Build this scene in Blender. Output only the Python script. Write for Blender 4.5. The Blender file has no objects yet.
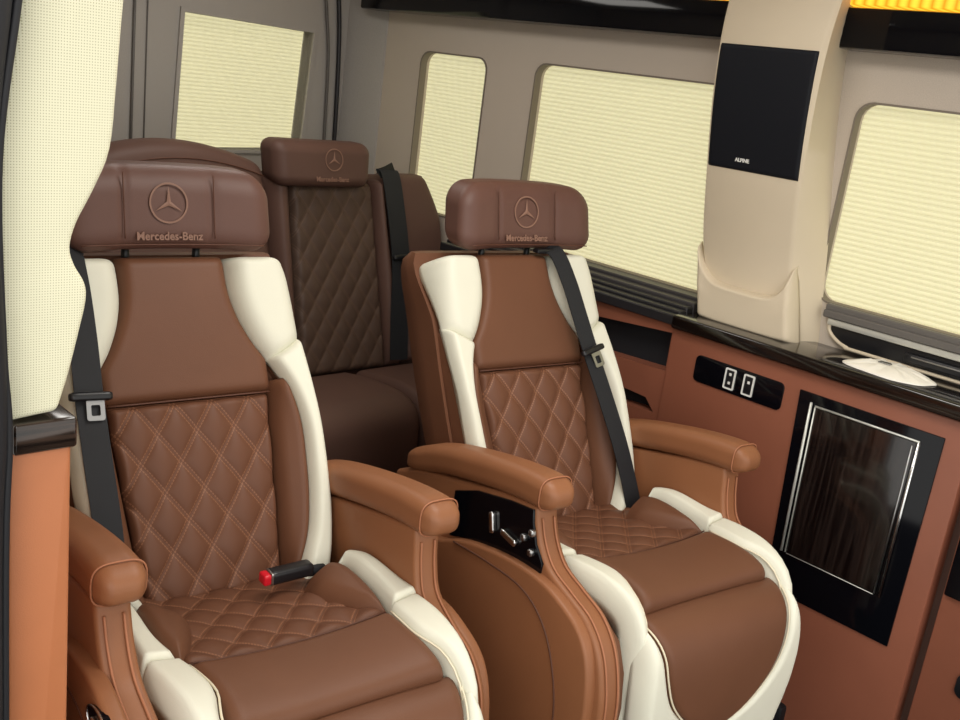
import bpy, bmesh, math, random
from mathutils import Vector, Matrix
from mathutils.geometry import tessellate_polygon
random.seed(4)
SC = bpy.context.scene
COL = SC.collection

# ------------------------------------------------------------------ materials
def s2l(c):
    return tuple((v/255/12.92 if v/255 <= .04045 else ((v/255+.055)/1.055)**2.4) for v in c) + (1,)

class NT:
    def __init__(s, name):
        s.m = bpy.data.materials.new(name); s.m.use_nodes = True
        s.t = s.m.node_tree; s.b = s.t.nodes['Principled BSDF']; s.out = s.t.nodes['Material Output']
    def n(s, kind, **kw):
        n = s.t.nodes.new(kind)
        for k, v in kw.items(): setattr(n, k, v)
        return n
    def link(s, a, b): s.t.links.new(a, b)
    def math(s, op, a, b=None, c=None):
        n = s.n('ShaderNodeMath', operation=op)
        for i, v in enumerate((a, b, c)):
            if v is None: continue
            if isinstance(v, (int, float)): n.inputs[i].default_value = v
            else: s.link(v, n.inputs[i])
        return n.outputs[0]
    def mix(s, f, a, b):
        n = s.n('ShaderNodeMix', data_type='RGBA')
        for sock, v in ((n.inputs[0], f), (n.inputs[6], a), (n.inputs[7], b)):
            if isinstance(v, (tuple, float, int)): sock.default_value = v
            else: s.link(v, sock)
        return n.outputs[2]
    def obj(s):
        return s.n('ShaderNodeTexCoord').outputs['Object']
    def bump(s, h, strength, dist):
        n = s.n('ShaderNodeBump'); n.inputs['Strength'].default_value = strength; n.inputs['Distance'].default_value = dist
        s.link(h, n.inputs['Height']); s.link(n.outputs[0], s.b.inputs['Normal'])

def plain(name, rgb, rough=.5, metal=0., spec=.5, coat=0.):
    k = NT(name); b = k.b
    b.inputs['Base Color'].default_value = s2l(rgb); b.inputs['Roughness'].default_value = rough
    b.inputs['Metallic'].default_value = metal; b.inputs['Specular IOR Level'].default_value = spec
    b.inputs['Coat Weight'].default_value = coat
    return k.m

def leather(name, rgb, rough=.5, spec=.35, var=.12, grain=.25):
    k = NT(name); o = k.obj()
    nz = k.n('ShaderNodeTexNoise'); nz.inputs['Scale'].default_value = 9; nz.inputs['Detail'].default_value = 4
    k.link(o, nz.inputs['Vector'])
    c = s2l(rgb); lo = tuple(v*(1-var) for v in c[:3])+(1,); hi = tuple(min(1, v*(1+var)) for v in c[:3])+(1,)
    k.link(k.mix(nz.outputs[0], lo, hi), k.b.inputs['Base Color'])
    v = k.n('ShaderNodeTexVoronoi', feature='DISTANCE_TO_EDGE'); v.inputs['Scale'].default_value = 420
    k.link(o, v.inputs['Vector'])
    wr = k.n('ShaderNodeTexNoise'); wr.inputs['Scale'].default_value = 22; wr.inputs['Detail'].default_value = 3; k.link(o, wr.inputs['Vector'])
    h = k.math('ADD', k.math('MULTIPLY', k.math('MINIMUM', v.outputs['Distance'], .25), .8), k.math('MULTIPLY', wr.outputs[0], 1.2))
    k.bump(h, grain, .0012)
    k.b.inputs['Roughness'].default_value = rough; k.b.inputs['Specular IOR Level'].default_value = spec
    return k

def leather_m(*a, **kw): return leather(*a, **kw).m

def quilted(name, rgb, thread):
    k = leather(name, rgb, .52, .3)
    uv = k.n('ShaderNodeUVMap'); uv.uv_map = 'quilt'
    sp = k.n('ShaderNodeSeparateXYZ'); k.link(uv.outputs[0], sp.inputs[0])
    def stitch(a, b):
        d = k.math('ABSOLUTE', k.math('SUBTRACT', k.math('FRACT', k.math('ADD', a, 500.5)), .5))
        line = k.math('LESS_THAN', k.math('ABSOLUTE', k.math('SUBTRACT', d, .055)), .017)
        dash = k.math('GREATER_THAN', k.math('FRACT', k.math('MULTIPLY', k.math('ADD', b, 500), 11)), .28)
        return k.math('MULTIPLY', line, dash)
    m = k.math('MAXIMUM', stitch(sp.outputs[0], sp.outputs[1]), stitch(sp.outputs[1], sp.outputs[0]))
    base = k.b.inputs['Base Color'].links[0].from_socket
    k.link(k.mix(k.math('MULTIPLY', m, .75), base, s2l(thread)), k.b.inputs['Base Color'])
    return k.m

def perforated():
    k = NT('perforated_cream'); o = k.obj()
    sp = k.n('ShaderNodeSeparateXYZ'); k.link(o, sp.inputs[0])
    P = 2*math.pi/.0052
    h = k.math('ADD', sp.outputs[0], sp.outputs[1])
    a = k.math('SINE', k.math('MULTIPLY', k.math('ADD', h, sp.outputs[2]), P))
    b = k.math('SINE', k.math('MULTIPLY', k.math('SUBTRACT', h, sp.outputs[2]), P))
    m = k.math('GREATER_THAN', k.math('MULTIPLY', a, b), .55)
    k.link(k.mix(m, s2l((240, 238, 210)), s2l((192, 187, 150))), k.b.inputs['Base Color'])
    k.b.inputs['Roughness'].default_value = .6; k.b.inputs['Specular IOR Level'].default_value = .3
    k.bump(m, -.4, .001)
    return k.m

def blind_mat():
    k = NT('blind_fabric')
    d = k.n('ShaderNodeBsdfDiffuse'); d.inputs[0].default_value = s2l((232, 228, 198))
    t = k.n('ShaderNodeBsdfTranslucent'); t.inputs[0].default_value = s2l((236, 231, 194))
    mx = k.n('ShaderNodeMixShader'); mx.inputs[0].default_value = .6
    k.link(d.outputs[0], mx.inputs[1]); k.link(t.outputs[0], mx.inputs[2]); k.link(mx.outputs[0], k.out.inputs[0])
    return k.m

def wood(name, c0, c1, axis=1, scale=1., rough=.12):
    k = NT(name); o = k.obj()
    mp = k.n('ShaderNodeMapping'); k.link(o, mp.inputs[0])
    s = [90*scale]*3; s[axis] = 4*scale; mp.inputs['Scale'].default_value = s
    nz = k.n('ShaderNodeTexNoise'); nz.inputs['Scale'].default_value = 1.; nz.inputs['Detail'].default_value = 6; nz.inputs['Distortion'].default_value = 1.2
    k.link(mp.outputs[0], nz.inputs['Vector'])
    r = k.n('ShaderNodeValToRGB'); r.color_ramp.elements[0].position = .38; r.color_ramp.elements[1].position = .68
    r.color_ramp.elements[0].color = s2l(c0); r.color_ramp.elements[1].color = s2l(c1)
    k.link(nz.outputs[0], r.inputs[0]); k.link(r.outputs[0], k.b.inputs['Base Color'])
    k.b.inputs['Roughness'].default_value = rough; k.b.inputs['Coat Weight'].default_value = .4; k.b.inputs['Coat Roughness'].default_value = .08
    return k.m

def webbing():
    k = NT('belt_webbing'); o = k.obj()
    w = k.n('ShaderNodeTexWave'); w.inputs['Scale'].default_value = 260; w.bands_direction = 'DIAGONAL'; k.link(o, w.inputs[0])
    k.link(k.mix(w.outputs[1], s2l((14, 16, 20)), s2l((32, 34, 39))), k.b.inputs['Base Color'])
    k.b.inputs['Roughness'].default_value = .7; k.bump(w.outputs[1], .3, .001)
    return k.m

def led():
    k = NT('amber_led'); o = k.obj()
    sp = k.n('ShaderNodeSeparateXYZ'); k.link(o, sp.inputs[0])
    f = k.math('ABSOLUTE', k.math('SINE', k.math('MULTIPLY', sp.outputs[1], math.pi/.022)))
    k.link(k.mix(f, s2l((255, 130, 10)), s2l((255, 205, 60))), k.b.inputs['Emission Color'])
    k.b.inputs['Emission Strength'].default_value = 1.1; k.b.inputs['Base Color'].default_value = s2l((200, 120, 20))
    return k.m

def cloth(name, rgb, scale=300, rough=.9):
    k = NT(name); nz = k.n('ShaderNodeTexNoise'); nz.inputs['Scale'].default_value = scale; k.link(k.obj(), nz.inputs['Vector'])
    c = s2l(rgb); k.link(k.mix(nz.outputs[0], tuple(v*.75 for v in c[:3])+(1,), tuple(min(1, v*1.15) for v in c[:3])+(1,)), k.b.inputs['Base Color'])
    k.b.inputs['Roughness'].default_value = rough; k.bump(nz.outputs[0], .2, .001); k.b.inputs['Specular IOR Level'].default_value = .2
    return k.m

BR = (107, 70, 50)
M = dict(
    brown=leather_m('brown_leather', BR, .5, .3), quilt=quilted('quilted_brown_leather', (105, 68, 49), (150, 104, 77)),
    tan=leather_m('tan_leather', (142, 93, 62), .45, .35), cream=leather_m('cream_leather', (226, 225, 208), .5, .35, .03),
    head=leather_m('headrest_leather', (98, 69, 60), .48, .35),
    rear=leather_m('rear_bench_leather', (94, 69, 60), .55, .3), rearq=quilted('rear_quilted_leather', (82, 64, 54), (110, 86, 70)),
    thread=plain('embroidery_thread', (134, 100, 84), .6), stitch=plain('seam_thread', (166, 108, 76), .6),
    creampipe=plain('cream_piping', (226, 216, 190), .5), seam=plain('dark_seam_thread', (88, 52, 36), .6),  # dark brown for the seam lines
    black=plain('black_plastic', (20, 21, 25), .35), gloss=plain('piano_black', (9, 10, 15), .1, spec=.28), rubber=plain('black_rubber', (24, 25, 30), .6),
    darkslot=plain('slot_lining', (14, 16, 22), .7), webbing=webbing(), chrome=plain('chrome', (215, 215, 215), .18, 1.), alu=plain('brushed_metal', (165, 165, 165), .35, 1.),
    red=plain('red_plastic', (205, 24, 40), .3), wall=cloth('wall_fabric', (198, 186, 172), 500, .85), doorgrey=cloth('door_trim_grey', (176, 171, 165), 500, .8),
    console=leather_m('console_leather', (136, 82, 62), .42, .4), pillar=leather_m('beige_leather', (208, 194, 170), .5, .3, .04),
    blind=blind_mat(), perf=perforated(), wood=wood('dark_wood', (10, 8, 8), (32, 25, 22), 1), woodv=wood('dark_wood_upright', (8, 7, 8), (40, 32, 29), 2, 1.2, .16),
    woodx=wood('dark_wood_cap', (24, 17, 14), (62, 48, 40), 0), sill=plain('sill_grey', (96, 92, 88), .45), silldark=plain('sill_dark', (34, 33, 36), .4), sillmid=plain('sill_mid', (58, 55, 56), .45),
    led=led(), seamgrey=plain('window_edge', (120, 110, 98), .6), carpet=cloth('carpet', (34, 29, 27), 200, .95), white=plain('white_plastic_film', (240, 236, 226), .5), grille=cloth('speaker_cloth', (20, 22, 28), 900, .55),
    socketw=plain('socket_white', (225, 225, 220), .4), doortan_daylit=leather_m('door_console_leather_daylit', (188, 118, 78), .42, .4), ceil=cloth('headliner', (205, 196, 182), 400, .9), silver=plain('silver_trim', (206, 206, 198), .3, .4),  # door console tan is lightened to stand in for daylight falling on it
)

# ------------------------------------------------------------------ object helpers
def link(name, me, mat, parent=None, smooth=True):
    o = bpy.data.objects.new(name, me); COL.objects.link(o)
    if mat is not None: me.materials.append(mat)
    if smooth:
        me.polygons.foreach_set('use_smooth', [True]*len(me.polygons))
    if parent is not None: o.parent = parent
    return o

def from_bm(name, bm, mat, parent=None, smooth=True, angle=None):
    bmesh.ops.recalc_face_normals(bm, faces=bm.faces)
    me = bpy.data.meshes.new(name); bm.to_mesh(me); bm.free()
    o = link(name, me, mat, parent, smooth)
    if smooth and angle is not None:
        me.set_sharp_from_angle(angle=math.radians(angle))
    return o

def empty(name, loc, rz, label, cat, group=None):
    o = bpy.data.objects.new(name, None); COL.objects.link(o); o.empty_display_size = .1
    o.location = loc; o.rotation_euler = (0, 0, rz); tag(o, label, cat, group); return o

def tag(o, label=None, cat=None, group=None, kind=None):
    if label: o['label'] = label
    if cat: o['category'] = cat
    if group: o['group'] = group
    if kind: o['kind'] = kind
    return o

def add_box(bm, lo, hi, bev=0., seg=2):
    r = bmesh.ops.create_cube(bm, size=1)
    vs = r['verts']
    for v in vs:
        v.co = Vector([lo[i] if v.co[i] < 0 else hi[i] for i in range(3)])
    if bev > 0:
        es = list({e for v in vs for e in v.link_edges})
        bmesh.ops.bevel(bm, geom=es, offset=bev, segments=seg, profile=.5, affect='EDGES', clamp_overlap=True)
    return bm

def box(name, lo, hi, mat, parent=None, bev=.003, seg=2):
    return from_bm(name, add_box(bmesh.new(), lo, hi, bev, seg), mat, parent, True, 35)

def spline(pts, n, closed=False):
    """Catmull-Rom resample of a point list to about n points."""
    P = [Vector(p) for p in pts]; out = []; m = len(P)
    segs = m if closed else m-1
    per = max(1, n//segs)
    for i in range(segs):
        g = (lambda j: P[j % m]) if closed else (lambda j: P[min(max(j, 0), m-1)])
        a, b, c, d = g(i-1), g(i), g(i+1), g(i+2)
        for k in range(per):
            t = k/per
            out.append(.5*((2*b)+(c-a)*t+(2*a-5*b+4*c-d)*t*t+(3*b-a-3*c+d)*t**3))
    if not closed: out.append(P[-1].copy())
    return out

def interp(tab):
    """smooth function from a table of (t, value...) rows."""
    tab = sorted(tab)
    def f(t):
        if t <= tab[0][0]: r = tab[0][1:]
        elif t >= tab[-1][0]: r = tab[-1][1:]
        else:
            for i in range(len(tab)-1):
                if tab[i][0] <= t <= tab[i+1][0]: break
            a, b = tab[i], tab[i+1]; p = tab[i-1] if i > 0 else a; q = tab[i+2] if i+2 < len(tab) else b
            u = (t-a[0])/(b[0]-a[0]+1e-12); h = b[0]-a[0]; r = []
            for k in range(1, len(a)):
                m0 = (b[k]-p[k])/(b[0]-p[0]+1e-12)*h; m1 = (q[k]-a[k])/(q[0]-a[0]+1e-12)*h
                r.append((2*u**3-3*u*u+1)*a[k]+(u**3-2*u*u+u)*m0+(-2*u**3+3*u*u)*b[k]+(u**3-u*u)*m1)
        return r[0] if len(r) == 1 else tuple(r)
    return f

def tube(name, pts, r, mat, parent=None, n=0, sides=8, closed=False):
    P = spline(pts, n, closed) if n else [Vector(p) for p in pts]
    bm = bmesh.new(); rings = []; m = len(P); up = Vector((0, 0, 1)); prev = None
    for i, p in enumerate(P):
        a = P[(i-1) % m] if closed or i > 0 else p; b = P[(i+1) % m] if closed or i < m-1 else p
        t = (b-a).normalized()
        if prev is None:
            s = t.cross(up)
            if s.length < .05: s = t.cross(Vector((1, 0, 0)))
        else: s = prev-t*prev.dot(t)
        s.normalize(); prev = s; q = t.cross(s)
        rings.append([bm.verts.new(p+r*(math.cos(2*math.pi*k/sides)*s+math.sin(2*math.pi*k/sides)*q)) for k in range(sides)])
    for i in range(m if closed else m-1):
        A, B = rings[i], rings[(i+1) % m]
        for k in range(sides): bm.faces.new((A[k], A[(k+1) % sides], B[(k+1) % sides], B[k]))
    if not closed:
        bm.faces.new(rings[0]); bm.faces.new(rings[-1][::-1])
    return from_bm(name, bm, mat, parent)

def plate(name, outline, f, d0, d1, mat, parent=None, holes=(), bev=0., seg=2, angle=35):
    """flat sheet with holes: outline (a,b) points -> f(a,b,d), from d0 to d1."""
    bm = bmesh.new(); loops = [list(outline)]+[list(h) for h in holes]
    tris = tessellate_polygon([[Vector((a, b, 0)) for a, b in l] for l in loops])
    fl = [p for l in loops for p in l]
    A = [bm.verts.new(f(a, b, d0)) for a, b in fl]; B = [bm.verts.new(f(a, b, d1)) for a, b in fl]
    if not holes:
        bm.faces.new(A); bm.faces.new(B[::-1])
    else:
        for t in tris:
            try: bm.faces.new([A[i] for i in t]); bm.faces.new([B[i] for i in t][::-1])
            except ValueError: pass
    k = 0
    for l in loops:
        n = len(l)
        for i in range(n):
            j = (i+1) % n
            bm.faces.new((A[k+i], A[k+j], B[k+j], B[k+i]))
        k += n
    bmesh.ops.recalc_face_normals(bm, faces=bm.faces)
    if bev > 0:
        es = [e for e in bm.edges if len(e.link_faces) == 2 and e.calc_face_angle(0) > 1.0]
        bmesh.ops.bevel(bm, geom=es, offset=bev, segments=seg, profile=.5, affect='EDGES', clamp_overlap=True)
    return from_bm(name, bm, mat, parent, True, angle)

def rrect(a0, a1, b0, b1, r, n=5):
    out = []
    for ca, cb, s in ((a1-r, b1-r, 0), (a0+r, b1-r, 1), (a0+r, b0+r, 2), (a1-r, b0+r, 3)):
        for k in range(n+1):
            t = math.pi/2*(s+k/n); out.append((ca+r*math.cos(t), cb+r*math.sin(t)))
    return out

def rbox(name, h, r, mat, parent=None, deform=None, n=14, pw=None):
    """soft box: half sizes h, rounding r, sampled densely, then deformed."""
    bm = bmesh.new()
    rr = r if isinstance(r, tuple) else (r, r, r)
    def coords(k):
        c = []
        for i in range(n+1):
            u = -1+2*i/n; c.append(math.copysign(abs(u)**.75, u)*h[k])
        return c
    cs = [coords(k) for k in range(3)]; idx = {}
    def vert(i, j, l):
        key = (i, j, l)
        if key not in idx:
            p = Vector((cs[0][i], cs[1][j], cs[2][l]))
            q = Vector([max(-(h[k]-rr[k]), min(h[k]-rr[k], p[k])) for k in range(3)])
            d = Vector([(p[k]-q[k])/rr[k] for k in range(3)])
            mx = max(abs(x) for x in d)
            if mx > 1e-9:
                d = d/d.length*mx
            p = Vector([q[k]+d[k]*rr[k] for k in range(3)])
            if deform: p = Vector(deform(p))
            idx[key] = bm.verts.new(p)
        return idx[key]
    for ax in range(3):
        o1, o2 = [k for k in range(3) if k != ax]
        for side in (0, n):
            for a in range(n):
                for b in range(n):
                    q = []
                    for da, db in ((0, 0), (1, 0), (1, 1), (0, 1)):
                        t = [0, 0, 0]; t[ax] = side; t[o1] = a+da; t[o2] = b+db; q.append(vert(*t))
                    try: bm.faces.new(q)
                    except ValueError: pass
    return from_bm(name, bm, mat, parent)

def pillow(name, L, R, mapf, T, mat, parent=None, nu=24, nv=36, base=-.02, ew=.025, quilt=None, qa=.004, ew2=None, even=False):
    """stuffed panel between curve L(r) and R(r) (each gives 2D (a,b)), lifted by a rounded profile along mapf's normal."""
    bm = bmesh.new(); uvl = bm.loops.layers.uv.new('quilt') if quilt else None
    ew2 = ew2 or ew; grid = []; uvs = {}
    w = lambda k, n: k/n if even else .5-.5*math.cos(math.pi*k/n)
    mid = (Vector(L(.5))-Vector(R(.5))).length
    e = lambda d, ww: math.sqrt(max(0, 1-(1-min(d/ww, 1))**2))
    for j in range(nv+1):
        r = w(j, nv); row = []; bs = base(r) if callable(base) else base; Tr = T(r) if callable(T) else T
        a, b = Vector(L(r)), Vector(R(r)); wd = (a-b).length
        for i in range(nu+1):
            s = w(i, nu); p = a.lerp(b, s)
            # distance to the two ends along this column
            q0 = Vector(L(0)).lerp(Vector(R(0)), s); q1 = Vector(L(1)).lerp(Vector(R(1)), s)
            dv = min((p-q0).length, (p-q1).length); du = min(s, 1-s)*wd
            edge = e(du, ew)*e(dv, ew2)
            if j in (0, nv) or i in (0, nu): edge = 0
            t = bs+(Tr-bs)*edge
            if quilt:
                qu, qw = quilt(p[0], p[1])
                puff = (abs(math.sin(math.pi*qu))*abs(math.sin(math.pi*qw)))**.45
                t += qa*(puff-.6)*edge
            v = bm.verts.new(mapf(p[0], p[1], t)); row.append(v)
            if quilt: uvs[v] = (qu, qw)
        grid.append(row)
    for j in range(nv):
        for i in range(nu):
            f = bm.faces.new((grid[j][i], grid[j][i+1], grid[j+1][i+1], grid[j+1][i]))
            if quilt:
                for l in f.loops: l[uvl].uv = uvs[l.vert]
    bmesh.ops.recalc_face_normals(bm, faces=bm.faces)
    loop = grid[0][:-1]+[g[-1] for g in grid[:-1]]+grid[-1][:0:-1]+[g[0] for g in grid[:0:-1]]
    try: bm.faces.new(loop)
    except ValueError: pass
    return from_bm(name, bm, mat, parent)

def ribbon(name, pts, width, thick, nrm, mat, parent=None, n=40):
    P = spline(pts, n); bm = bmesh.new(); rings = []; nrm = Vector(nrm).normalized()
    for i, p in enumerate(P):
        t = (P[min(i+1, len(P)-1)]-P[max(i-1, 0)]).normalized(); s = t.cross(nrm).normalized(); q = s.cross(t).normalized()
        rings.append([bm.verts.new(p+s*width/2*a+q*thick/2*b) for a, b in ((-1, -1), (1, -1), (1, 1), (-1, 1))])
    for A, B in zip(rings, rings[1:]):
        for k in range(4): bm.faces.new((A[k], A[(k+1) % 4], B[(k+1) % 4], B[k]))
    bm.faces.new(rings[0]); bm.faces.new(rings[-1][::-1])
    return from_bm(name, bm, mat, parent, True, 40)

def text_mesh(name, body, size, mapf, mat, parent, depth=.0008, shear=0.):
    cu = bpy.data.curves.new(name, 'FONT'); cu.body = body; cu.size = size; cu.align_x = 'CENTER'; cu.align_y = 'CENTER'; cu.extrude = depth; cu.shear = shear
    cu.offset = .0004
    tmp = bpy.data.objects.new('tmp', cu); COL.objects.link(tmp)
    dg = bpy.context.evaluated_depsgraph_get(); me = bpy.data.meshes.new_from_object(tmp.evaluated_get(dg))
    bpy.data.objects.remove(tmp); bpy.data.curves.remove(cu)
    for v in me.vertices: v.co = Vector(mapf(v.co.x, v.co.y, v.co.z))
    me.materials.clear(); me.name = name
    return link(name, me, mat, parent, False)

# ------------------------------------------------------------------ captain seats (local frame: x right, -y forward, z up)
BS = .52; BN = Vector((0, -1, BS)).normalized()
def bk(x, h, t): return Vector((x, -.108+BS*(h-.779), h))+BN*t

OUT = interp([(.46, .160), (.50, .176), (.54, .190), (.60, .201), (.66, .205), (.73, .206), (.80, .205), (.87, .203), (.93, .205), (.965, .203), (.985, .192), (.998, .150)])
INN = interp([(.50, .118), (.53, .138), (.57, .157), (.62, .168), (.66, .172), (.73, .174), (.785, .162), (.826, .142), (.86, .118), (.90, .098), (.94, .088), (1.0, .086)])
QX = interp([(.50, .112), (.60, .122), (.70, .130), (.785, .136)])

PROF = [(-.16, .486), (-.25, .501), (-.36, .523), (-.46, .541), (-.54, .554), (-.595, .556), (-.632, .546), (-.650, .522), (-.650, .47), (-.642, .40), (-.636, .30), (-.63, .17)]
LEGP = [(-.634, .534), (-.670, .532), (-.698, .510), (-.710, .468), (-.713, .40), (-.710, .33), (-.702, .24), (-.685, .15)]
class Prof:
    def __init__(s, pts):
        s.p = spline([(0, a, b) for a, b in pts], 160); s.c = [0.]
        for a, b in zip(s.p, s.p[1:]): s.c.append(s.c[-1]+(b-a).length)
        s.len = s.c[-1]
    def at(s, c):
        c = max(0, min(s.len, c)); lo = 0
        while lo < len(s.c)-2 and s.c[lo+1] < c: lo += 1
        u = (c-s.c[lo])/(s.c[lo+1]-s.c[lo]+1e-12); i0, i1 = max(lo-2, 0), min(lo+3, len(s.p)-1)
        t = (s.p[i1]-s.p[i0]).normalized()
        return s.p[lo].lerp(s.p[lo+1], u), Vector((0, t.z, -t.y)) if True else None
    def f(s, x, c, t):
        p, n = s.at(c)
        if n.y > 0 and n.z < 0: n = -n
        return Vector((x, p.y, p.z))+n*t
    def cy(s, y):
        return min(range(len(s.p)), key=lambda i: abs(s.p[i].y-y)+(1 if s.p[i].z < .50 else 0)) and s.c[min(range(len(s.p)), key=lambda i: abs(s.p[i].y-y)+(1 if s.p[i].z < .52 else 0))]
    def cz(s, z):
        k = max(range(len(s.p)), key=lambda i: s.p[i].z)
        return s.c[min(range(k, len(s.p)), key=lambda i: abs(s.p[i].z-z))]
CP, LP = Prof(PROF), Prof(LEGP)

HX = 0.
def head_y(x, z): return -.004-.55*(x-HX)**2+.22*(z-1.077)
def emblem(parent, mapf, mat):
    """ring with a three-pointed star, and the word below, as raised embroidery"""
    bm = bmesh.new(); n = 40
    for r, w in ((.0272, .0013),):
        ra = [[bm.verts.new(mapf((r+dr)*math.cos(2*math.pi*k/n), (r+dr)*math.sin(2*math.pi*k/n), d)) for dr, d in ((-w, 0), (-w, .0012), (w, .0012), (w, 0))] for k in range(n)]
        for k in range(n):
            A, B = ra[k], ra[(k+1) % n]
            for q in range(3): bm.faces.new((A[q], A[q+1], B[q+1], B[q]))
    for k in range(3):
        a = math.pi/2+2*math.pi*k/3
        tip = (.023*math.cos(a), .023*math.sin(a)); l = (.0036*math.cos(a+1.05), .0036*math.sin(a+1.05)); r = (.0036*math.cos(a-1.05), .0036*math.sin(a-1.05))
        T, L, R, O = bm.verts.new(mapf(*tip, .0014)), bm.verts.new(mapf(*l, .001)), bm.verts.new(mapf(*r, .001)), bm.verts.new(mapf(0, 0, .0022))
        bm.faces.new((O, L, T)); bm.faces.new((O, T, R))
    return from_bm('emblem', bm, mat, parent, False)

def armrest(root, sd, with_control, oval):
    side = box
    xi, xo = (-.222, -.268) if sd < 0 else (.205, .250)
    lo, hi = min(xi, xo), max(xi, xo)
    fr = [(-.490, .662), (-.506, .625), (-.535, .593), (-.585, .574), (-.635, .555), (-.670, .520), (-.690, .470), (-.698, .41), (-.692, .30), (-.67, .13)] if sd < 0 else \
         [(-.478, .660), (-.484, .620), (-.500, .580), (-.545, .553), (-.596, .530), (-.628, .490), (-.640, .44), (-.645, .38), (-.640, .30), (-.62, .13)]
    outl = [(-.06, .575), (-.13, .603), (-.25, .633), (-.39, .667), (fr[0][0]+.004, .682)] + [tuple(p[:2]) for p in spline([(a, b, 0) for a, b in fr], 36)] + [(-.10, .13), (-.05, .40)]
    p = plate('armrest_support', outl, lambda a, b, d: Vector((d, a, b)), lo, hi, M['tan'], root, bev=.007, seg=3)
    front = [(a-.0018, b+.0012) for a, b in fr]
    for dx in (-.012, .012):
        tube('piping', [((xi+xo)/2+dx, a, b) for a, b in front], .0018, M['stitch'], p, n=60)
    # padded top
    xc = -.241 if sd < 0 else .230
    C = interp([(-.06, .598), (-.11, .616), (-.20, .650), (-.30, .676), (-.40, .696), (-.47, .705), (-.52, .707)])
    def df(v):
        y = -.300+v.y; x = v.x; k = min(1, max(0, (-.06-y)/.1)); fall = max(0, (-.47-y)/.05)
        z = C(y)+v.z*(.72+.28*k)-.006*fall*fall*(1 if v.z > 0 else 0)
        return (xc+x, y-.006*(1-(v.z/.03)**2)*(1 if fall > 0 else 0), z)
    pad = rbox('armrest_pad', (.033, .214, .029), (.022, .034, .021), M['tan'], root, df, 18)
    ring = []
    for k in range(28):
        t = 2*math.pi*k/28; cx, cz = math.cos(t), math.sin(t)
        ring.append((xc+math.copysign(abs(cx)**.6, cx)*.0335, -.494, C(-.494)+math.copysign(abs(cz)**.6, cz)*.0285))
    tube('piping', ring, .0013, M['stitch'], pad, closed=True, sides=6)
    # lower side plate
    low = [(-.20, .49), (-.262, .520), (-.33, .550), (-.436, .574), (-.53, .580), (-.590, .568), (-.64, .545), (-.668, .505), (-.682, .44), (-.682, .36), (-.67, .26), (-.65, .15), (-.16, .15), (-.14, .35)]
    if oval: low = [(a, b+.026*max(0, min(1, (-a-.3)/.15))) for a, b in low]
    low = [tuple(q[:2]) for q in spline([(a, b, 0) for a, b in low], 70, True)]
    if sd > 0: low = [(a*.93, b-.02) for a, b in low]
    a0, a1 = (-.262, -.286) if sd < 0 else (.244, .266)
    lp = plate('side_panel', low, lambda a, b, d: Vector((d, a, b)), min(a0, a1), max(a0, a1), M['tan'], root, bev=.006, seg=3)
    xs = -.2865 if sd < 0 else .2665
    tube('seam', [(xs, a, b) for a, b in ((-.30, .535), (-.40, .545), (-.50, .545), (-.565, .51), (-.605, .44), (-.62, .36), (-.61, .24))], .0016, M['seam'], lp, n=50)
    if with_control:
        x0 = -.2715
        ol = [(-.265, .618), (-.33, .645), (-.42, .666), (-.482, .676), (-.486, .655), (-.500, .622), (-.522, .597), (-.52, .575), (-.44, .57), (-.33, .55), (-.265, .528)]
        cp = plate('control_panel', ol, lambda a, b, d: Vector((d, a, b)), x0, -.264, M['gloss'], root, bev=.001, seg=1)
        tag(cp, 'glossy black seat control panel')
        def sw(name, y, z, hy, hz, rot, mat):
            def d(v):
                c, s = math.cos(rot), math.sin(rot); return (x0-.004+v.x, y+v.y*c-v.z*s, z+v.y*s+v.z*c)
            return rbox(name, (.006, hy, hz), (.004, min(hy, hz)*.8, min(hy, hz)*.8), mat, cp, d, 8)
        sw('backrest_switch', -.388, .612, .0062, .019, -.25, M['chrome'])
        sw('seat_switch', -.437, .606, .021, .0062, .15, M['chrome'])
        sw('button', -.474, .624, .006, .006, 0, M['alu']); sw('button', -.492, .640, .006, .006, 0, M['alu']); sw('button', -.496, .607, .006, .006, 0, M['alu'])
    if oval:
        ov = [(-.575+.036*math.cos(2*math.pi*k/24)-.006*math.sin(2*math.pi*k/24), .575+.020*math.sin(2*math.pi*k/24)) for k in range(24)]
        cp = plate('switch_plate', ov, lambda a, b, d: Vector((d, a, b)), -.2895, -.280, M['gloss'], root, bev=.001, seg=1)
        tube('rim', [(-.2897, a, b) for a, b in ov], .0016, M['chrome'], cp, closed=True, sides=6)
        rbox('button', (.003, .014, .006), (.002, .004, .004), M['chrome'], cp, lambda v: (-.291+v.x, -.575+v.y, .575+v.z), 6)

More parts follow.
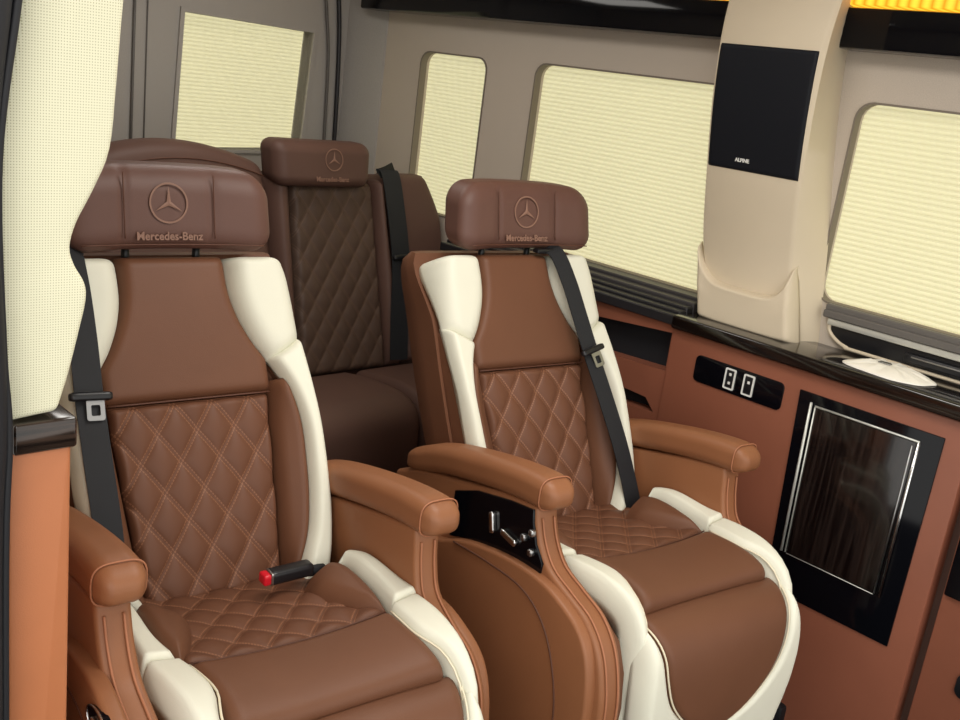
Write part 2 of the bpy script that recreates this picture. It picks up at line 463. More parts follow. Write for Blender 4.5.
def captain_seat(loc, rz, label, belt, buckle, control, oval, hx):
    global HX
    HX = hx
    root = empty('captain_seat', loc, rz, label, 'seat', 'captain seats in the cabin')
    # floor pedestal and pan
    box('pedestal', (-.20, -.56, .05), (.20, -.10, .20), M['black'], root, .01)
    pan = plate('seat_pan', [(-.61, .17), (-.615, .40), (-.61, .50), (-.5, .515), (-.2, .48), (-.05, .46), (-.05, .17)], lambda a, b, d: Vector((d, a, b)), -.204, .204, M['tan'], root, bev=.004)
    plate('seat_side', [(-.655, .13), (-.678, .30), (-.684, .41), (-.676, .47), (-.655, .515), (-.62, .535), (-.55, .545), (-.3, .50), (-.1, .45), (-.1, .13)], lambda a, b, d: Vector((d, a, b)), -.231, -.203, M['brown'], root, bev=.003)
    # ---- cushion
    q = lambda x, c: (x/.066+c/.075, x/.066-c/.075)
    ce = CP.cy(-.50); c0 = .01; cend = CP.cz(.535); cbot = CP.cz(.20)
    bowl = lambda x: .010*(x/.15)**2
    def cm(x, c, t): return CP.f(x, c, t+bowl(x))
    def ss(a, b, v):
        v = max(0, min(1, (v-a)/(b-a))); return v*v*(3-2*v)
    def cmb(x, c, t):
        p, n = CP.at(c)
        return CP.f(x, c, t+bowl(x)+.024*math.exp(-((p.y+.365)/.085)**2)*ss(.05, .175, abs(x)))
    bow = lambda x: ce+.012*(1-(x/.16)**2)
    pillow('quilted_cushion', lambda r: (-.158, c0+(bow(.158)-c0)*r), lambda r: (.158, c0+(bow(.158)-c0)*r), cm, .012, M['quilt'], root, 90, 90, -.025, .016, q, .009, even=True)
    pillow('cushion_front', lambda r: (-.160+.004*math.sin(math.pi*r), ce-.002+(cend-ce)*r), lambda r: (.160-.004*math.sin(math.pi*r), ce-.002+(cend-ce)*r), cm, .020, M['brown'], root, 30, 30, -.02, .02)
    tube('seam', [tuple(cm(x, ce-.001, .012)) for x in [-.15+.3*k/12 for k in range(13)]], .0014, M['seam'], root)
    cy = CP.cy
    for sd in (-1, 1):
        inn = interp([(cy(-.19), .098), (cy(-.24), .096), (cy(-.30), .092), (cy(-.38), .098), (cy(-.45), .122), (cy(-.503), .156)])
        mid = interp([(cy(-.19), .112), (cy(-.24), .132), (cy(-.28), .152), (cy(-.33), .165), (cy(-.40), .169), (cy(-.45), .168), (cy(-.505), .160)])
        out = interp([(cy(-.19), .124), (cy(-.24), .152), (cy(-.28), .178), (cy(-.33), .194), (cy(-.40), .207), (cy(-.50), .213), (cy(-.51), .213)])
        ca, cb = cy(-.19), cy(-.503)
        pillow('cushion_bolster', lambda r: (sd*inn(ca+(cb-ca)*r), ca+(cb-ca)*r), lambda r: (sd*mid(ca+(cb-ca)*r), ca+(cb-ca)*r), cmb, .023, M['brown'], root, 18, 34, -.01, .022, ew2=.05)
        w = pillow('cushion_side_trim', lambda r: (sd*mid(ca+(cb-ca)*r), ca+(cb-ca)*r), lambda r: (sd*out(ca+(cb-ca)*r), ca+(cb-ca)*r), cmb, .028, M['cream'], root, 14, 34, -.03, .012, ew2=.007)
        fi = interp([(ce, .152), (ce+.03, .148), (ce+.08, .145), (cend-.03, .158), (cend+.03, .166), (cbot, .172)])
        fo = interp([(ce, .213), (ce+.05, .209), (ce+.10, .203), (cend, .197), (cend+.1, .200), (cbot, .202)])
        cs = ce-.003
        w = pillow('cushion_front_trim', lambda r: (sd*fi(cs+(cbot-cs)*r), cs+(cbot-cs)*r), lambda r: (sd*fo(cs+(cbot-cs)*r), cs+(cbot-cs)*r), cm, .024, M['cream'], root, 16, 60, -.03, .014, ew2=.007)
        tube('piping', [tuple(cm(sd*(fi(c)+.0025), c, .0145)) for c in [cs+.012+(cbot-cs-.02)*k/40 for k in range(41)]], .0016, M['creampipe'], w)
    # ---- leg rest
    zi = [(.545, .168), (.525, .164), (.50, .152), (.46, .143), (.42, .126), (.385, .098), (.355, .060), (.335, .012)]
    lt = interp(sorted([(LP.cz(z), x) for z, x in zi if z < .523]+[(0., .176)]))
    lb = LP.cz(.335); lo = LP.cz(.165)
    pillow('leg_rest_pad', lambda r: (-lt(lb*r)-.004, lb*r), lambda r: (lt(lb*r)+.004, lb*r), LP.f, .012, M['brown'], root, 30, 40, -.02, .014)
    ou = interp([(0., .186), (LP.cz(.50), .193), (LP.cz(.44), .196), (LP.cz(.38), .192), (LP.cz(.30), .180), (lo, .160)])
    for sd in (-1, 1):
        li = lambda r: (sd*(lt(lo*r) if lo*r < lb else .001), lo*r)
        w = pillow('leg_rest_trim', li, lambda r: (sd*ou(lo*r), lo*r), LP.f, .014, M['cream'], root, 20, 50, -.03, .018, ew2=.02)
        tube('piping', [tuple(LP.f(sd*(lt(c)+.003), c, .009)) for c in [.012+(lb-.02)*k/30 for k in range(31)]], .0016, M['creampipe'], w)
    plate('leg_rest_frame', [(-.645, .50), (-.70, .48), (-.71, .40), (-.70, .17), (-.66, .14), (-.645, .3)], lambda a, b, d: Vector((d, a, b)), -.17, .17, M['tan'], root, bev=.004)
    # ---- backrest
    q2 = lambda x, h: (x/.064+h/.082, x/.064-h/.082)
    top = lambda x: .783-.012*(1-(x/.136)**2)
    pillow('quilted_backrest', lambda r: (-QX(.50+.283*r), .50+.283*r), lambda r: (QX(.50+.283*r), .50+.283*r), bk, .008, M['quilt'], root, 90, 96, -.02, .014, q2, .010, even=True)
    IU = lambda h: min(INN(h), .139)+.004
    pillow('backrest_panel', lambda r: (-IU(.781+.214*r), .781+.214*r), lambda r: (IU(.781+.214*r), .781+.214*r), bk, .012, M['brown'], root, 30, 40, -.02, .018)
    tube('seam', [tuple(bk(x, .782, .0075)) for x in [-.134+.268*k/10 for k in range(11)]], .0014, M['seam'], root)
    for sd in (-1, 1):
        pillow('backrest_side_panel', lambda r: (sd*(QX(.50+.30*r)), .50+.30*r), lambda r: (sd*(INN(.50+.30*r)+.002), .50+.30*r), lambda x, h, t: bk(x, h, t+.034*max(0, min(1, (abs(x)-QX(h))/(INN(h)-QX(h)+.001)))**1.2), .012, M['brown'], root, 14, 40, -.02, .016, ew2=.02)
        jn = lambda x: .826+.034*(x-.142)/.055
        lowt = .846
        def li(r):
            h = .480+(.832-.480)*r; return (sd*INN(h), h)
        def lo_(r):
            h = .470+(.862-.470)*r; return (sd*OUT(h), h)
        pillow('backrest_bolster_core', li, lo_, bk, lambda r: .036-.03*max(0, (r-.7)/.3), M['brown'], root, 12, 40, -.035, .010, ew2=.02)
        w = pillow('backrest_lower_trim', li, lo_, bk, lambda r: .056-.026*max(0, (r-.6)/.4)**1.5, M['cream'], root, 18, 60, lambda r: .022-.030*max(0, r-.7)/.3, .014, ew2=.012)
        def ui(r):
            h = .824+(.998-.824)*r; return (sd*INN(h), h)
        def uo(r):
            h = .854+(.990-.854)*r; return (sd*OUT(h), h)
        w = pillow('backrest_upper_trim', ui, uo, bk, .030, M['cream'], root, 24, 40, lambda r: -.004-.060*r**1.5, .034, ew2=.022)
    # shell behind
    bm = bmesh.new(); rows = []; hs = [.44+.543*k/30 for k in range(31)]
    for h in hs:
        w = OUT(h)+.006; sm = max(0, min(1, (h-.86)/.11)); sm = sm*sm*(3-2*sm); y0 = bk(0, h, -.022-.046*sm).y; y1 = bk(0, h, -.022).y+.145; row = []
        k = max(.10, math.sqrt(max(0, 1-(max(0, h-.86)/.126)**2)))
        for a, b in ((-1, 0), (-1, .35), (-1, .7), (-.86, 1), (0, 1.06), (.86, 1), (1, .7), (1, .35), (1, 0), (.5, 0), (0, 0), (-.5, 0)):
            row.append(bm.verts.new((a*w, y0+(y1-y0)*b*k, h-.012*b*0)))
        rows.append(row)
    for A, B in zip(rows, rows[1:]):
        for k in range(12): bm.faces.new((A[k], A[(k+1) % 12], B[(k+1) % 12], B[k]))
    bm.faces.new(rows[0]); bm.faces.new(rows[-1][::-1])
    from_bm('backrest_shell', bm, M['brown'], root, True, 60)
    # ---- headrest
    def hd(v):
        x, y, z = v
        k = 1-.16*(z/.07 if z < 0 else 0)*0
        yy = .040+y-.55*x*x*(1 if y < 0 else .6)+.22*z
        groove = 0
        if y < 0:
            groove = .004*math.exp(-((abs(x+.007)-.074)/.005)**2)
        return (hx+x*(1+.02*(-z/.07)), yy+groove, 1.071+z-.008*(abs(x)/.17)**3)
    H = rbox('headrest', (.171, .044, .066), (.045, .030, .042), M['head'], root, hd, 44)
    for sd in (-1, 1):
        tube('seam', [(hx-.007+sd*.074, head_y(hx-.007+sd*.074, 1.077+z)+.0005, 1.077+z) for z in [-.05+.1*k/10 for k in range(11)]], .0011, M['seam'], H)
    tube('seam', [(hx+x, head_y(hx+x, 1.018)+.003, 1.0165) for x in [-.15+.3*k/20 for k in range(21)]], .0012, M['seam'], H)
    gx = hx-.009
    fm = lambda a, b, d: (gx+a*1.12, head_y(gx+a, 1.082+b)-.0006-d, 1.082+b*1.12)
    emblem(H, fm, M['thread'])
    text_mesh('lettering', 'Mercedes-Benz', .0175, lambda a, b, d: (gx+a, head_y(gx+a, 1.030+b)-.0008-d, 1.030+b), M['thread'], H)
    for sd in (-1, 1):
        tube('headrest_post', [(hx*.5+sd*.06, .045, .94), (hx*.5+sd*.06, .047, 1.02)], .007, M['black'], root)
    # ---- armrests
    armrest(root, -1, control, oval); armrest(root, 1, False, False)
    # ---- seat belt
    if belt < 0:
        bp = [(-.160, 1.004, .012), (-.170, .985, .036), (-.170, .93, .046), (-.172, .86, .054), (-.176, .79, .062), (-.176, .70, .066), (-.174, .62, .064), (-.176, .55, .060), (-.178, .50, .055)]; bt = .0665; ht = .792
    else:
        bp = [(.084, 1.002, .010), (.092, .985, .034), (.103, .93, .044), (.112, .86, .050), (.120, .79, .056), (.133, .70, .064), (.147, .62, .066), (.158, .55, .062), (.164, .50, .058)]; bt = .0605; ht = .797
    B = ribbon('seat_belt', [tuple(bk(*p)) for p in bp], .041, .0022, BN, M['webbing'], root, 64)
    bx_ = interp([(p[1], p[0]) for p in bp])(ht); tilt = -.05 if belt < 0 else .25
    def tm(hx, hh, ht_, cx, ch, ct, r, name, mat, par):
        def d(v):
            c, s = math.cos(tilt), math.sin(tilt); a, b = v.x+cx, v.z+ch
            return bk(bx_+a*c-b*s, ht+(b*c+a*s)*.887, bt+ct-v.y)
        return rbox(name, (hx, ht_, hh), r, mat, par, d, 8)
    T = tm(.031, .0065, .006, 0, 0, .003, .0045, 'belt_tongue', M['black'], B)
    ol = rrect(-.013, .013, -.036, -.004, .004); hole = rrect(-.0065, .0065, -.029, -.013, .002)
    c, s = math.cos(tilt), math.sin(tilt)
    plate('metal_plate', ol, lambda a, b, d: bk(bx_+.006+a*c-b*s, ht+(b*c+a*s)*.887, bt+.001+d), 0., .002, M['alu'], T, [hole])
    if belt > 0:
        g = plate('belt_guide', rrect(-.03, .03, -.012, .012, .006), lambda a, b, d: Vector((.078+a, bk(0, 1.0, 0).y-.012+d, 1.003+b*.4)), -.016, .002, M['black'], root, bev=.001)
    if buckle:
        b1 = rbox('belt_buckle', (.040, .013, .011), .007, M['black'], root, lambda v: (.080+v.x, -.330+v.y+.10*v.x, .566+v.z-.04*v.x), 10)
        rbox('red_button', (.0065, .011, .009), .004, M['red'], b1, lambda v: (.036+v.x, -.335+v.y, .568+v.z), 8)
        rbox('metal_insert', (.003, .012, .010), .0025, M['alu'], b1, lambda v: (.044+v.x, -.334+v.y, .568+v.z), 6)
        tube('buckle_strap', [(.110, -.327, .559), (.135, -.318, .552), (.155, -.300, .540), (.165, -.28, .52)], .009, M['webbing'], root, n=20)
    return root

SEATZ = 0.
captain_seat((.779, 1.5, SEATZ), -.107, 'brown and cream captain seat beside the perforated door pillar, red buckle on its cushion', -1, True, False, True, -.002)
captain_seat((1.492, 1.417, SEATZ), -.135, 'brown and cream captain seat next to the side console, black control panel below armrest', 1, False, True, False, .026)

# ------------------------------------------------------------------ rear bench
RS = .28; RN = Vector((0, -1, RS)).normalized()
def rk(x, h, t): return Vector((x, 2.10+RS*(h-.52), h))+RN*t
bench = empty('rear_bench', (0, 0, 0), 0, 'dark brown leather rear bench with one quilted seat behind the two captain seats', 'bench')
def rp(name, xl, xr, h0, h1, T, mat, **kw):
    return pillow(name, lambda r: (xl[0]+(xl[1]-xl[0])*r, h0+(h1[0]-h0)*r), lambda r: (xr[0]+(xr[1]-xr[0])*r, h0+(h1[1]-h0)*r), rk, T, mat, bench, **kw)
qr = lambda x, h: (x/.056+h/.078, x/.056-h/.078)
rp('quilted_backrest', (1.452, 1.462), (1.742, 1.735), .51, (1.01, 1.01), .03, M['rearq'], nu=70, nv=110, base=-.02, ew=.02, quilt=qr, qa=.006, even=True)
rp('backrest_bolster', (1.398, 1.400), (1.455, 1.466), .51, (1.03, 1.03), .045, M['rear'], ew=.03, base=-.03)
rp('backrest_bolster', (1.738, 1.732), (1.800, 1.775), .51, (1.02, 1.02), .04, M['rear'], ew=.025, base=-.03)
# outer section by the wall, its top corner cut away
def wl(r): return (1.80, .51+.53*r)
def wr(r):
    h = .51+.53*r; return (1.992 if h < .90 else 1.992-.06*((h-.90)/.14)**1.3, h)
pillow('wall_side_backrest', wl, wr, rk, .028, M['rear'], bench, 24, 40, -.04, .03)
# broad section on the door side with an arched top
def dl(r): return (.93, .51+.55*r)
def dr(r): return (1.405, .51+.54*r)
def dmap(x, h, t):
    u = (x-1.165)/.24; k = max(0, (h-.51)/.55)
    return rk(x, h+.050*k*(1-u*u), t)
pillow('door_side_backrest', dl, dr, dmap, .04, M['rear'], bench, 40, 40, -.05, .045)
tube('seam', [tuple(dmap(x, 1.005, .041)) for x in [.96+.42*k/16 for k in range(17)]], .0015, M['seam'], bench)
def cur(a):
    return [(2.09, .50), (1.95, .522), (1.84, .524), (1.79, .505), (1.775, .46), (1.775, .30)][a]
RP = Prof([cur(i) for i in range(6)])
pillow('bench_cushion', lambda r: (.95, RP.len*r), lambda r: (1.617, RP.len*r), RP.f, .02, M['rear'], bench, 30, 40, -.03, .03)
pillow('bench_cushion', lambda r: (1.617, RP.len*r), lambda r: (1.86, RP.len*r), RP.f, .02, M['rear'], bench, 30, 40, -.03, .03)
box('bench_base', (.95, 1.82, .05), (1.855, 2.06, .49), M['rear'], bench, .01)
plate('backrest_shell', [(2.09, .46), (2.12, .46), (2.30, 1.02), (2.262, 1.03)], lambda a, b, d: Vector((d, a, b)), .94, 1.955, M['rear'], bench, bev=.006)
def rhd(v):
    x, y, z = v
    return (1.548+x*(1+.03*(z/.06)), 2.215+y+.15*z+(.25*x*x), 1.060+z)
RH = rbox('headrest', (.150, .05, .058), (.03, .035, .03), M['rear'], bench, rhd, 30)
rfm = lambda cz, cx: (lambda a, b, d: (cx+a, 2.165+.15*(cz+b-1.062)+.25*(cx+a-1.537)**2-.0006-d, cz+b))
emblem(RH, rfm(1.076, 1.566), M['thread'])
text_mesh('lettering', 'Mercedes-Benz', .0165, rfm(1.026, 1.562), M['thread'], RH)
RB = ribbon('seat_belt', [tuple(rk(*p)) for p in ((1.790, 1.040, .010), (1.790, 1.030, .034), (1.792, .95, .045), (1.796, .80, .048), (1.780, .65, .045), (1.770, .53, .04))], .062, .0025, RN, M['webbing'], bench, 50)
BT = rbox('belt_tongue', (.036, .006, .007), .004, M['black'], RB, lambda v: rk(1.80+v.x, .805+v.z, .056-v.y), 8)
plate('metal_plate', rrect(-.014, .014, -.045, -.006, .004), lambda a, b, d: rk(1.808+a, .805+b, .058+d), 0, .002, M['silver'], BT, [rrect(-.006, .006, -.036, -.016, .002)])

# ------------------------------------------------------------------ setting
def st(o): return tag(o, kind='structure')
st(box('floor', (-.2, -1.2, -.02), (2.1, 2.8, .05), M['carpet'], bev=0))
st(box('ceiling', (.25, -.1, 1.76), (2.1, 2.8, 1.80), M['ceil'], bev=0))
W1, W2, W3 = (2.095, 2.375, .92, 1.377), (1.20, 1.905, .912, 1.382), (.20, 1.000, .972, 1.382)
yz = lambda a, b, d: Vector((d, a, b))
wallp = [(-.1, .80), (2.57, .80), (2.57, 1.77), (-.1, 1.77)]
st(plate('wall_right', wallp, yz, 2.0, 2.03, M['wall'], None, [rrect(W1[0], W1[1], W1[2], W1[3], .035), rrect(W2[0], W2[1], W2[2], W2[3], .035), rrect(W3[0], W3[1], W3[2], W3[3], .035)], angle=30))
st(box('wall_right_lower', (2.0, -.1, .04), (2.06, 2.80, .81), M['wall'], bev=0))
for i, w in enumerate((W1, W2, W3)):
    o = plate('window_%d' % (i+1), rrect(w[0]-.003, w[1]+.003, w[2]-.003, w[3]+.003, .037), yz, 1.997, 2.020, M['seamgrey'], None, [rrect(w[0]+.001, w[1]-.001, w[2]+.001, w[3]-.001, .034)], angle=30)
    st(o)
def blind(name_lab, y0, y1, z0, z1, X, f):
    bm = bmesh.new(); n = int((z1-z0)/.0055); A = []
    for k in range(n+1):
        z = z0+(z1-z0)*k/n; d = .0026 if k % 2 else -.0026
        A.append((bm.verts.new(f(y0, z, X+d)), bm.verts.new(f(y1, z, X+d))))
    for a, b in zip(A, A[1:]): bm.faces.new((a[0], a[1], b[1], b[0]))
    o = from_bm('pleated_blind', bm, M['blind'], None, False)
    return tag(o, name_lab, 'blind', 'pleated window blinds')
blind('cream pleated blind in the narrow side window behind the rear belt', W1[0]-.02, W1[1]+.02, W1[2]-.02, W1[3]+.02, 2.034, yz)
blind('cream pleated blind in the long side window between narrow window and speaker pillar', W2[0]-.02, W2[1]+.02, W2[2]-.02, W2[3]+.02, 2.034, yz)
blind('cream pleated blind in the side window above the counter with the white packet', W3[0]-.02, W3[1]+.02, W3[2]-.02, W3[3]+.02, 2.034, yz)
xz = lambda a, b, d: Vector((a, d, b))
BW = [(1.392, 1.02), (1.812, 1.035), (1.832, 1.389), (1.406, 1.397)]
st(plate('wall_back', [(.20, .04), (2.06, .04), (2.06, 1.77), (.20, 1.77)], xz, 2.70, 2.75, M['doorgrey'], None, [BW], angle=30))
wo = plate('window_4', [(1.380, 1.01), (1.824, 1.025), (1.844, 1.401), (1.394, 1.409)], xz, 2.692, 2.745, M['doorgrey'], None, [BW], angle=30); st(wo)
b4 = blind('cream pleated blind in the rear door window above the bench', 1.37, 1.86, 1.0, 1.42, 2.765, xz)
st(tube('trim_1', [(1.262, 2.694, .6), (1.262, 2.694, 1.70)], .004, M['sill']))
st(tube('trim_2', [(1.302, 2.696, .6), (1.298, 2.696, 1.70)], .002, M['sill']))
st(tube('trim_3', [(1.945, 2.688, .5), (1.935, 2.688, 1.1), (1.915, 2.688, 1.45), (1.87, 2.688, 1.62), (1.78, 2.688, 1.70)], .007, M['silldark'], n=40))
st(tube('trim_4', [(1.905, 2.690, .5), (1.897, 2.690, 1.1), (1.875, 2.690, 1.42), (1.80, 2.690, 1.54), (1.40, 2.690, 1.60)], .005, M['sill'], n=40))
st(plate('trim_5', [(1.958, 2.70), (1.966, 2.672), (1.985, 2.60), (1.996, 2.55), (2.03, 2.55), (2.05, 2.70)], lambda a, b, d: Vector((a, b, d)), .5, 1.76, M['doorgrey'], None, bev=.003))
st(box('wall_left', (.20, 1.02, .04), (.29, 2.75, 1.77), M['wall'], bev=0))

# overhead trim and light
st(box('trim_6', (1.925, 1.24, 1.478), (2.0, 2.60, 1.555), M['gloss'], bev=.006))
st(box('trim_7', (1.925, -.1, 1.478), (2.0, 1.045, 1.555), M['gloss'], bev=.006))
L1 = empty('light_strip', (1.95, .45, 1.56), 0, 'glowing amber light strip above the black trim right of the speaker pillar', 'light', 'amber light strips')
o = box('diffuser', (0-.02, -.55, .0), (.04, .60, .055), M['led'], L1, .003)
L2 = empty('light_strip', (1.95, 1.5, 1.56), 0, 'glowing amber light strip left of the speaker pillar, mostly cut off above the black trim', 'light', 'amber light strips')
o = box('diffuser', (0-.02, -.24, .0), (.04, .85, .055), M['led'], L2, .003)

# window ledges
def bars(name, y0, y1, prof, mat):
    bm = bmesh.new()
    for x0, x1, z0, z1 in prof: add_box(bm, (x0, y0, z0), (x1, y1, z1), .0025, 1)
    return st(from_bm(name, bm, mat, None, True, 35))
bars('trim_8', 1.246, 2.04, [(1.955, 2.0, .87, .911), (1.925, 1.957, .87, .903)], M['sillmid'])
bars('trim_9', 1.246, 2.04, [(1.900, 1.926, .86, .895), (1.875, 1.901, .86, .888), (1.852, 1.876, .858, .881)], M['silldark'])
bars('trim_10', -.1, .966, [(1.984, 2.0, .958, .972), (1.978, 2.0, .944, .960)], M['sill'])
st(box('trim_11', (1.982, -.1, .929), (2.0, .955, .944), M['silver'], bev=.004))

# ------------------------------------------------------------------ speaker pillar
PX = interp([(.86, 1.926), (.95, 1.926), (1.03, 1.920), (1.10, 1.906), (1.22, 1.876), (1.35, 1.852), (1.47, 1.842), (1.56, 1.848), (1.76, 1.885)])
YR = interp([(.86, 1.208), (.95, 1.225), (1.05, 1.252), (1.22, 1.252), (1.47, 1.252), (1.76, 1.25)])
YL = interp([(.86, 1.000), (.95, 1.016), (1.06, 1.030), (1.30, 1.024), (1.47, 1.016), (1.56, 1.010), (1.76, 1.00)])
YW = interp([(.86, .968), (1.10, 1.000), (1.30, 1.032), (1.48, 1.050), (1.76, 1.05)])
pil = empty('pillar_cover', (0, 0, 0), 0, 'beige leather pillar cover with a black speaker and a map pocket, standing on the counter', 'pillar cover')
bm = bmesh.new(); rows = []
for k in range(41):
    z = .868+.892*k/40; x = PX(z); r = .008
    yw, yl, yr = YW(z), YL(z), YR(z)
    pts = [(2.0, yw), (x+r, min(yl-.004, yl)), (x+.0025, yl+.0015), (x, yl+r), (x, yr-r), (x+.0025, yr-.0015), (x+r, yr), (2.0, yr+.012)]
    rows.append([bm.verts.new((a, b, z)) for a, b in pts])
for A, B in zip(rows, rows[1:]):
    for k in range(8): bm.faces.new((A[k], A[(k+1) % 8], B[(k+1) % 8], B[k]))
bm.faces.new(rows[0]); bm.faces.new(rows[-1][::-1])
from_bm('pillar_body', bm, M['pillar'], pil, True, 50)
pf = lambda y, z, t: Vector((PX(z)-t, y, z))
def pmap(y, q, t):
    yy = y; u = min(1, abs(y-1.142)/.122); zt = .966+.078*u**5; z = .878+q*(zt-.878); y = y-.036*max(0, min(1, (1.03-z)/.15))
    return pf(y, z, t*(1-.75*u**4*max(0, q-.55)/.45) if t > 0 else t)
pillow('map_pocket', lambda r: (1.020, r), lambda r: (1.264, r), pmap, .024, M['pillar'], pil, 40, 30, -.02, .016, ew2=.10)
spk = pillow('speaker', lambda r: (1.030-.008*r, 1.214+(1.464-1.214)*r), lambda r: (1.246, 1.214+(1.464-1.214)*r), pf, .004, M['grille'], pil, 16, 24, -.004, .004)
tag(spk, 'flat black speaker grille')
def spt(a, b, d):
    y = 1.160-a; z = 1.236+b; return (PX(z)-.0048-d, y, z)
text_mesh('lettering', 'ALPINE', .0105, spt, M['socketw'], spk, .0004)

# ------------------------------------------------------------------ side console and counter
con = empty('side_console', (0, 0, 0), 0, 'tan leather side console under the counter with sockets and dark wood door', 'console')
XF = 1.862
plate('console_body', [(.578, .07), (1.246, .07), (1.246, .85), (.578, .85)], yz, XF, 1.998, M['console'], con, bev=.003)
sp_ = plate('socket_panel', rrect(.953, 1.172, .752, .812, .012), yz, XF-.003, XF+.005, M['gloss'], con, bev=.0012)
for yc, cells in ((1.080, 2), (1.034, 1)):
    s_ = plate('usb_socket', rrect(yc-.013, yc+.013, .760, .806, .003), yz, XF-.0055, XF-.002, M['socketw'], sp_, [rrect(yc-.0095, yc+.0095, .7635, .8025, .002)])
    ins = box('insert', (XF-.0045, yc-.0095, .7635), (XF-.002, yc+.0095, .8025), M['black'], s_, .0005)
    for k in range(cells):
        z = .773+.019*k if cells == 2 else .788
        box('contact', (XF-.0052, yc-.003, z-.002), (XF-.004, yc+.003, z+.004), M['socketw'], s_, .0005)
door = plate('storage_door', [(.625, .375), (.898, .375), (.918, .812), (.622, .812)], yz, XF-.004, XF+.005, M['gloss'], con, bev=.0012)
tag(door, 'glossy black storage door with dark wood grain insert')
plate('wood_panel', [(.672, .470), (.868, .470), (.876, .787), (.668, .787)], yz, XF-.0075, XF, M['woodv'], door, bev=.001)
tube('chrome_strip', [(XF-.0085, .878, .470), (XF-.0085, .886, .795)], .0030, M['silver'], door)
tube('chrome_strip', [(XF-.0085, .869, .470), (XF-.0085, .876, .788)], .0016, M['silver'], door)
tube('chrome_strip', [(XF-.0085, .876, .790), (XF-.0085, .662, .791)], .0022, M['silver'], door)
tube('chrome_strip', [(XF-.0085, .663, .790), (XF-.0085, .662, .468)], .0034, M['chrome'], door)
tube('chrome_strip', [(XF-.0078, .674, .78), (XF-.0078, .673, .47)], .0018, M['alu'], door)
tube('chrome_strip', [(XF-.0078, .866, .468), (XF-.0078, .675, .467)], .0009, M['silver'], door)
box('kick_panel', (XF-.02, .79, .05), (1.95, .90, .14), M['black'], con, .008)
# counter top
cnt = box('counter_top', (1.846, .20, .853), (1.999, 1.246, .884), M['wood'], None, .006, 3)
tag(cnt, 'glossy dark wood counter top along the right wall on the tan console', 'counter')
# rear lower side panel
rpn = empty('quarter_panel', (0, 0, 0), 0, 'tan leather panel with two dark slots, under the window ledge behind the right captain seat', 'side panel')
sl1 = [(1.243, .748), (1.52, .735), (1.52, .815), (1.243, .838)]; sl2 = [(1.262, .644), (1.50, .625), (1.50, .68), (1.290, .672)]
plate('panel_skin', [(1.246, .07), (1.74, .07), (1.74, .862), (1.246, .862)], yz, XF+.004, 1.93, M['console'], rpn, [[(max(a, 1.25), b) for a, b in sl1], sl2], bev=0)
box('slot_lining', (1.905, 1.24+.01, .60), (1.95, 1.54, .85), M['darkslot'], rpn, 0)
# second console ahead
con2 = empty('side_console', (0, 0, 0), 0, 'tan leather console with a black inset, beyond the shadow gap beside the storage door', 'console')
plate('console_body', [(-.1, .07), (.556, .07), (.556, .85), (-.1, .85)], yz, XF+.004, 1.998, M['console'], con2, bev=.003)
plate('inset_panel', rrect(.20, .572-.02, .526, .675, .004), yz, XF-.003, XF+.01, M['gloss'], con2, bev=.001)
plate('grommet', rrect(.455, .490, .345, .395, .015), yz, XF-.002, XF+.01, M['black'], con2, bev=.001)
st(box('trim_12', (1.90, .553, .07), (1.99, .581, .85), M['rear'], bev=0))

# door-pull tray in the wall below the front window
tr = empty('wall_tray', (0, 0, 0), 0, 'long black tray recess in the beige wall below the front window, above the counter', 'tray')
sl = [(-.1, .928), (.948, .928), (.945, .918), (.93, .903), (.905, .894), (.86, .892), (-.1, .892)]
plate('recess', sl, yz, 1.9905, 1.998, M['black'], tr, bev=.001)
tube('lip', [(1.990, .951, .932), (1.990, .948, .916), (1.990, .93, .901), (1.990, .905, .892), (1.990, .86, .8895), (1.990, .4, .8895), (1.990, -.1, .8895)], .004, M['pillar'], tr, n=60)
rbox('latch', (.006, .09, .010), .004, M['black'], tr, lambda v: (1.985+v.x, .69+v.y, .909+v.z), 8)
box('latch_strip', (1.977, .61, .912), (1.981, .765, .915), M['alu'], tr, .0005)

# white packet on the counter
bm = bmesh.new()
outl = [(1.896, .862), (1.925, .856), (1.968, .842), (1.990, .80), (1.985, .755), (1.962, .715), (1.935, .688), (1.915, .690), (1.885, .702), (1.862, .745), (1.866, .80), (1.876, .845)]
P = spline([(a, b, 0) for a, b in outl], 60, True); c = Vector((1.928, .78, 0)); rings = []
for j, (s, z) in enumerate(((1, .0), (1.0, .0015), (.93, .004), (.75, .008), (.5, .012), (.25, .013))):
    rings.append([bm.verts.new((c.x+(p.x-c.x)*s, c.y+(p.y-c.y)*s, .885+z+((.0022*math.sin(9*i/len(P)*6.28+j)+.0016*math.sin(17*i/len(P)*6.28))*(1-s)*2 if 0 < j < 5 else 0))) for i, p in enumerate(P)])
for A, B in zip(rings, rings[1:]):
    n = len(A)
    for i in range(n): bm.faces.new((A[i], A[(i+1) % n], B[(i+1) % n], B[i]))
bm.faces.new(rings[0]); bm.faces.new(rings[-1])
pk = from_bm('wrapper_packet', bm, M['white'])
tag(pk, 'crumpled white film packet lying on the dark counter by the front window', 'packet')
spot = rbox('seal_dot', (.007, .012, .0012), .001, M['alu'], pk, lambda v: (1.925+v.x, .79+v.y, 0.8995+v.z), 8)

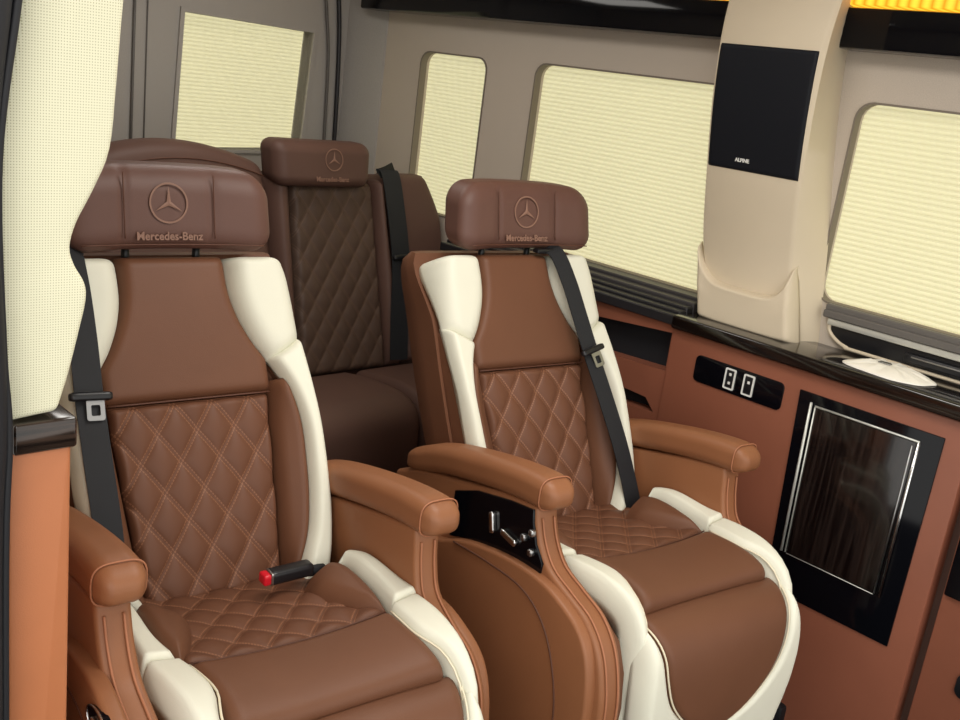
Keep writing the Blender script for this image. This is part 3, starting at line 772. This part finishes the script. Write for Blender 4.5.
# ------------------------------------------------------------------ door side (left)
dp = empty('door_pillar_cover', (0, 0, 0), 0, 'tall cream perforated leather pillar cover at the left edge, in front of left seat', 'pillar cover')
ol = [(.352, 1.60)] + [tuple(p[:2]) for p in spline([(.452, 1.60, 0), (.445, 1.46, 0), (.436, 1.369, 0), (.431, 1.29, 0), (.426, 1.231, 0), (.411, 1.192, 0), (.395, 1.160, 0), (.389, 1.136, 0), (.394, 1.118, 0), (.404, 1.100, 0), (.4055, 1.082, 0), (.399, 1.05, 0), (.389, 1.007, 0), (.378, .970, 0)], 60)] + [(.331, .966), (.326, .995), (.323, 1.10), (.323, 1.24), (.342, 1.356)]
plate('cover', ol, xz, .95, 1.08, M['perf'], dp, bev=.006, seg=3, angle=40)
dc = empty('door_console', (0, 0, 0), 0, 'tan leather console end with dark wood cap below the cream door pillar', 'console')
plate('console_body', rrect(.329, .392, .05, .934, .004), xz, .95, 1.25, M['doortan_daylit'], dc, bev=.004, seg=3)
box('wood_cap', (.333, .944, .931), (.396, 1.26, .964), M['woodx'], dc, .004, 3)
sl = empty('door_seal', (0, 0, 0), 0, 'black rubber door seal running up the far left edge', 'seal')
tube('seal', [(.300, .93, .2), (.300, .93, .80), (.305, .93, .96), (.304, .93, 1.05), (.298, .93, 1.22), (.312, .93, 1.37), (.33, .93, 1.55)], .017, M['rubber'], sl, n=60, sides=14)
tube('seal_lip', [(.318, .925, .2), (.318, .925, .80), (.322, .925, .96), (.317, .925, 1.05), (.314, .925, 1.22), (.332, .925, 1.37), (.35, .925, 1.55)], .004, M['rubber'], sl, n=60, sides=8)

# ------------------------------------------------------------------ light
w = bpy.data.worlds.new('World'); SC.world = w; w.use_nodes = True
nt = w.node_tree; bg = nt.nodes['Background']; bg.inputs[0].default_value = (1.0, .98, .93, 1); bg.inputs[1].default_value = 1.15
def area(name, loc, rot, sx, sy, p, col=(1, 1, 1)):
    l = bpy.data.lights.new(name, 'AREA'); l.shape = 'RECTANGLE'; l.size = sx; l.size_y = sy; l.energy = p; l.color = col
    o = bpy.data.objects.new(name, l); COL.objects.link(o); o.location = loc; o.rotation_euler = rot; return o
s = bpy.data.lights.new('sun_through_door', 'SUN'); s.energy = .9; s.angle = math.radians(50); s.color = (1, .96, .9)
so = bpy.data.objects.new('sun_through_door', s); COL.objects.link(so)
so.rotation_euler = Vector((.55, .75, -.55)).to_track_quat('-Z', 'Y').to_euler()
area('added_cabin_fill', (1.1, .9, 1.755), (0, 0, 0), .5, .5, 7, (1, .96, .9))  # unseen area light added to brighten the cabin
area('added_rear_fill', (1.2, 2.0, 1.755), (0, 0, 0), .4, .4, 3, (1, .96, .9))  # second unseen light, added to lift the dark rear

# ------------------------------------------------------------------ camera
cam = bpy.data.cameras.new('camera'); cam.sensor_width = 36; cam.lens = 1006/960*36; cam.clip_start = .02
co = bpy.data.objects.new('camera', cam); COL.objects.link(co); SC.camera = co
Rm = ((.722, -.103, .684), (-.680, -.286, .675), (.126, -.953, -.276))
yv = Vector((-1014, -426, 1006)).normalized(); d3 = Vector((-460, 3470, 1006)); zv = -(d3-yv*d3.dot(yv)); zv.normalize(); xv = yv.cross(zv)
mt = Matrix(((xv.x, -xv.y, -xv.z, 0), (yv.x, -yv.y, -yv.z, 0), (zv.x, -zv.y, -zv.z, 1.35), (0, 0, 0, 1)))
co.matrix_world = mt
SC.view_settings.view_transform = 'Standard'; SC.view_settings.look = 'None'; SC.view_settings.gamma = 1; SC.view_settings.use_curve_mapping = False
SC.view_settings.exposure = .22
SC.cycles.max_bounces = 8
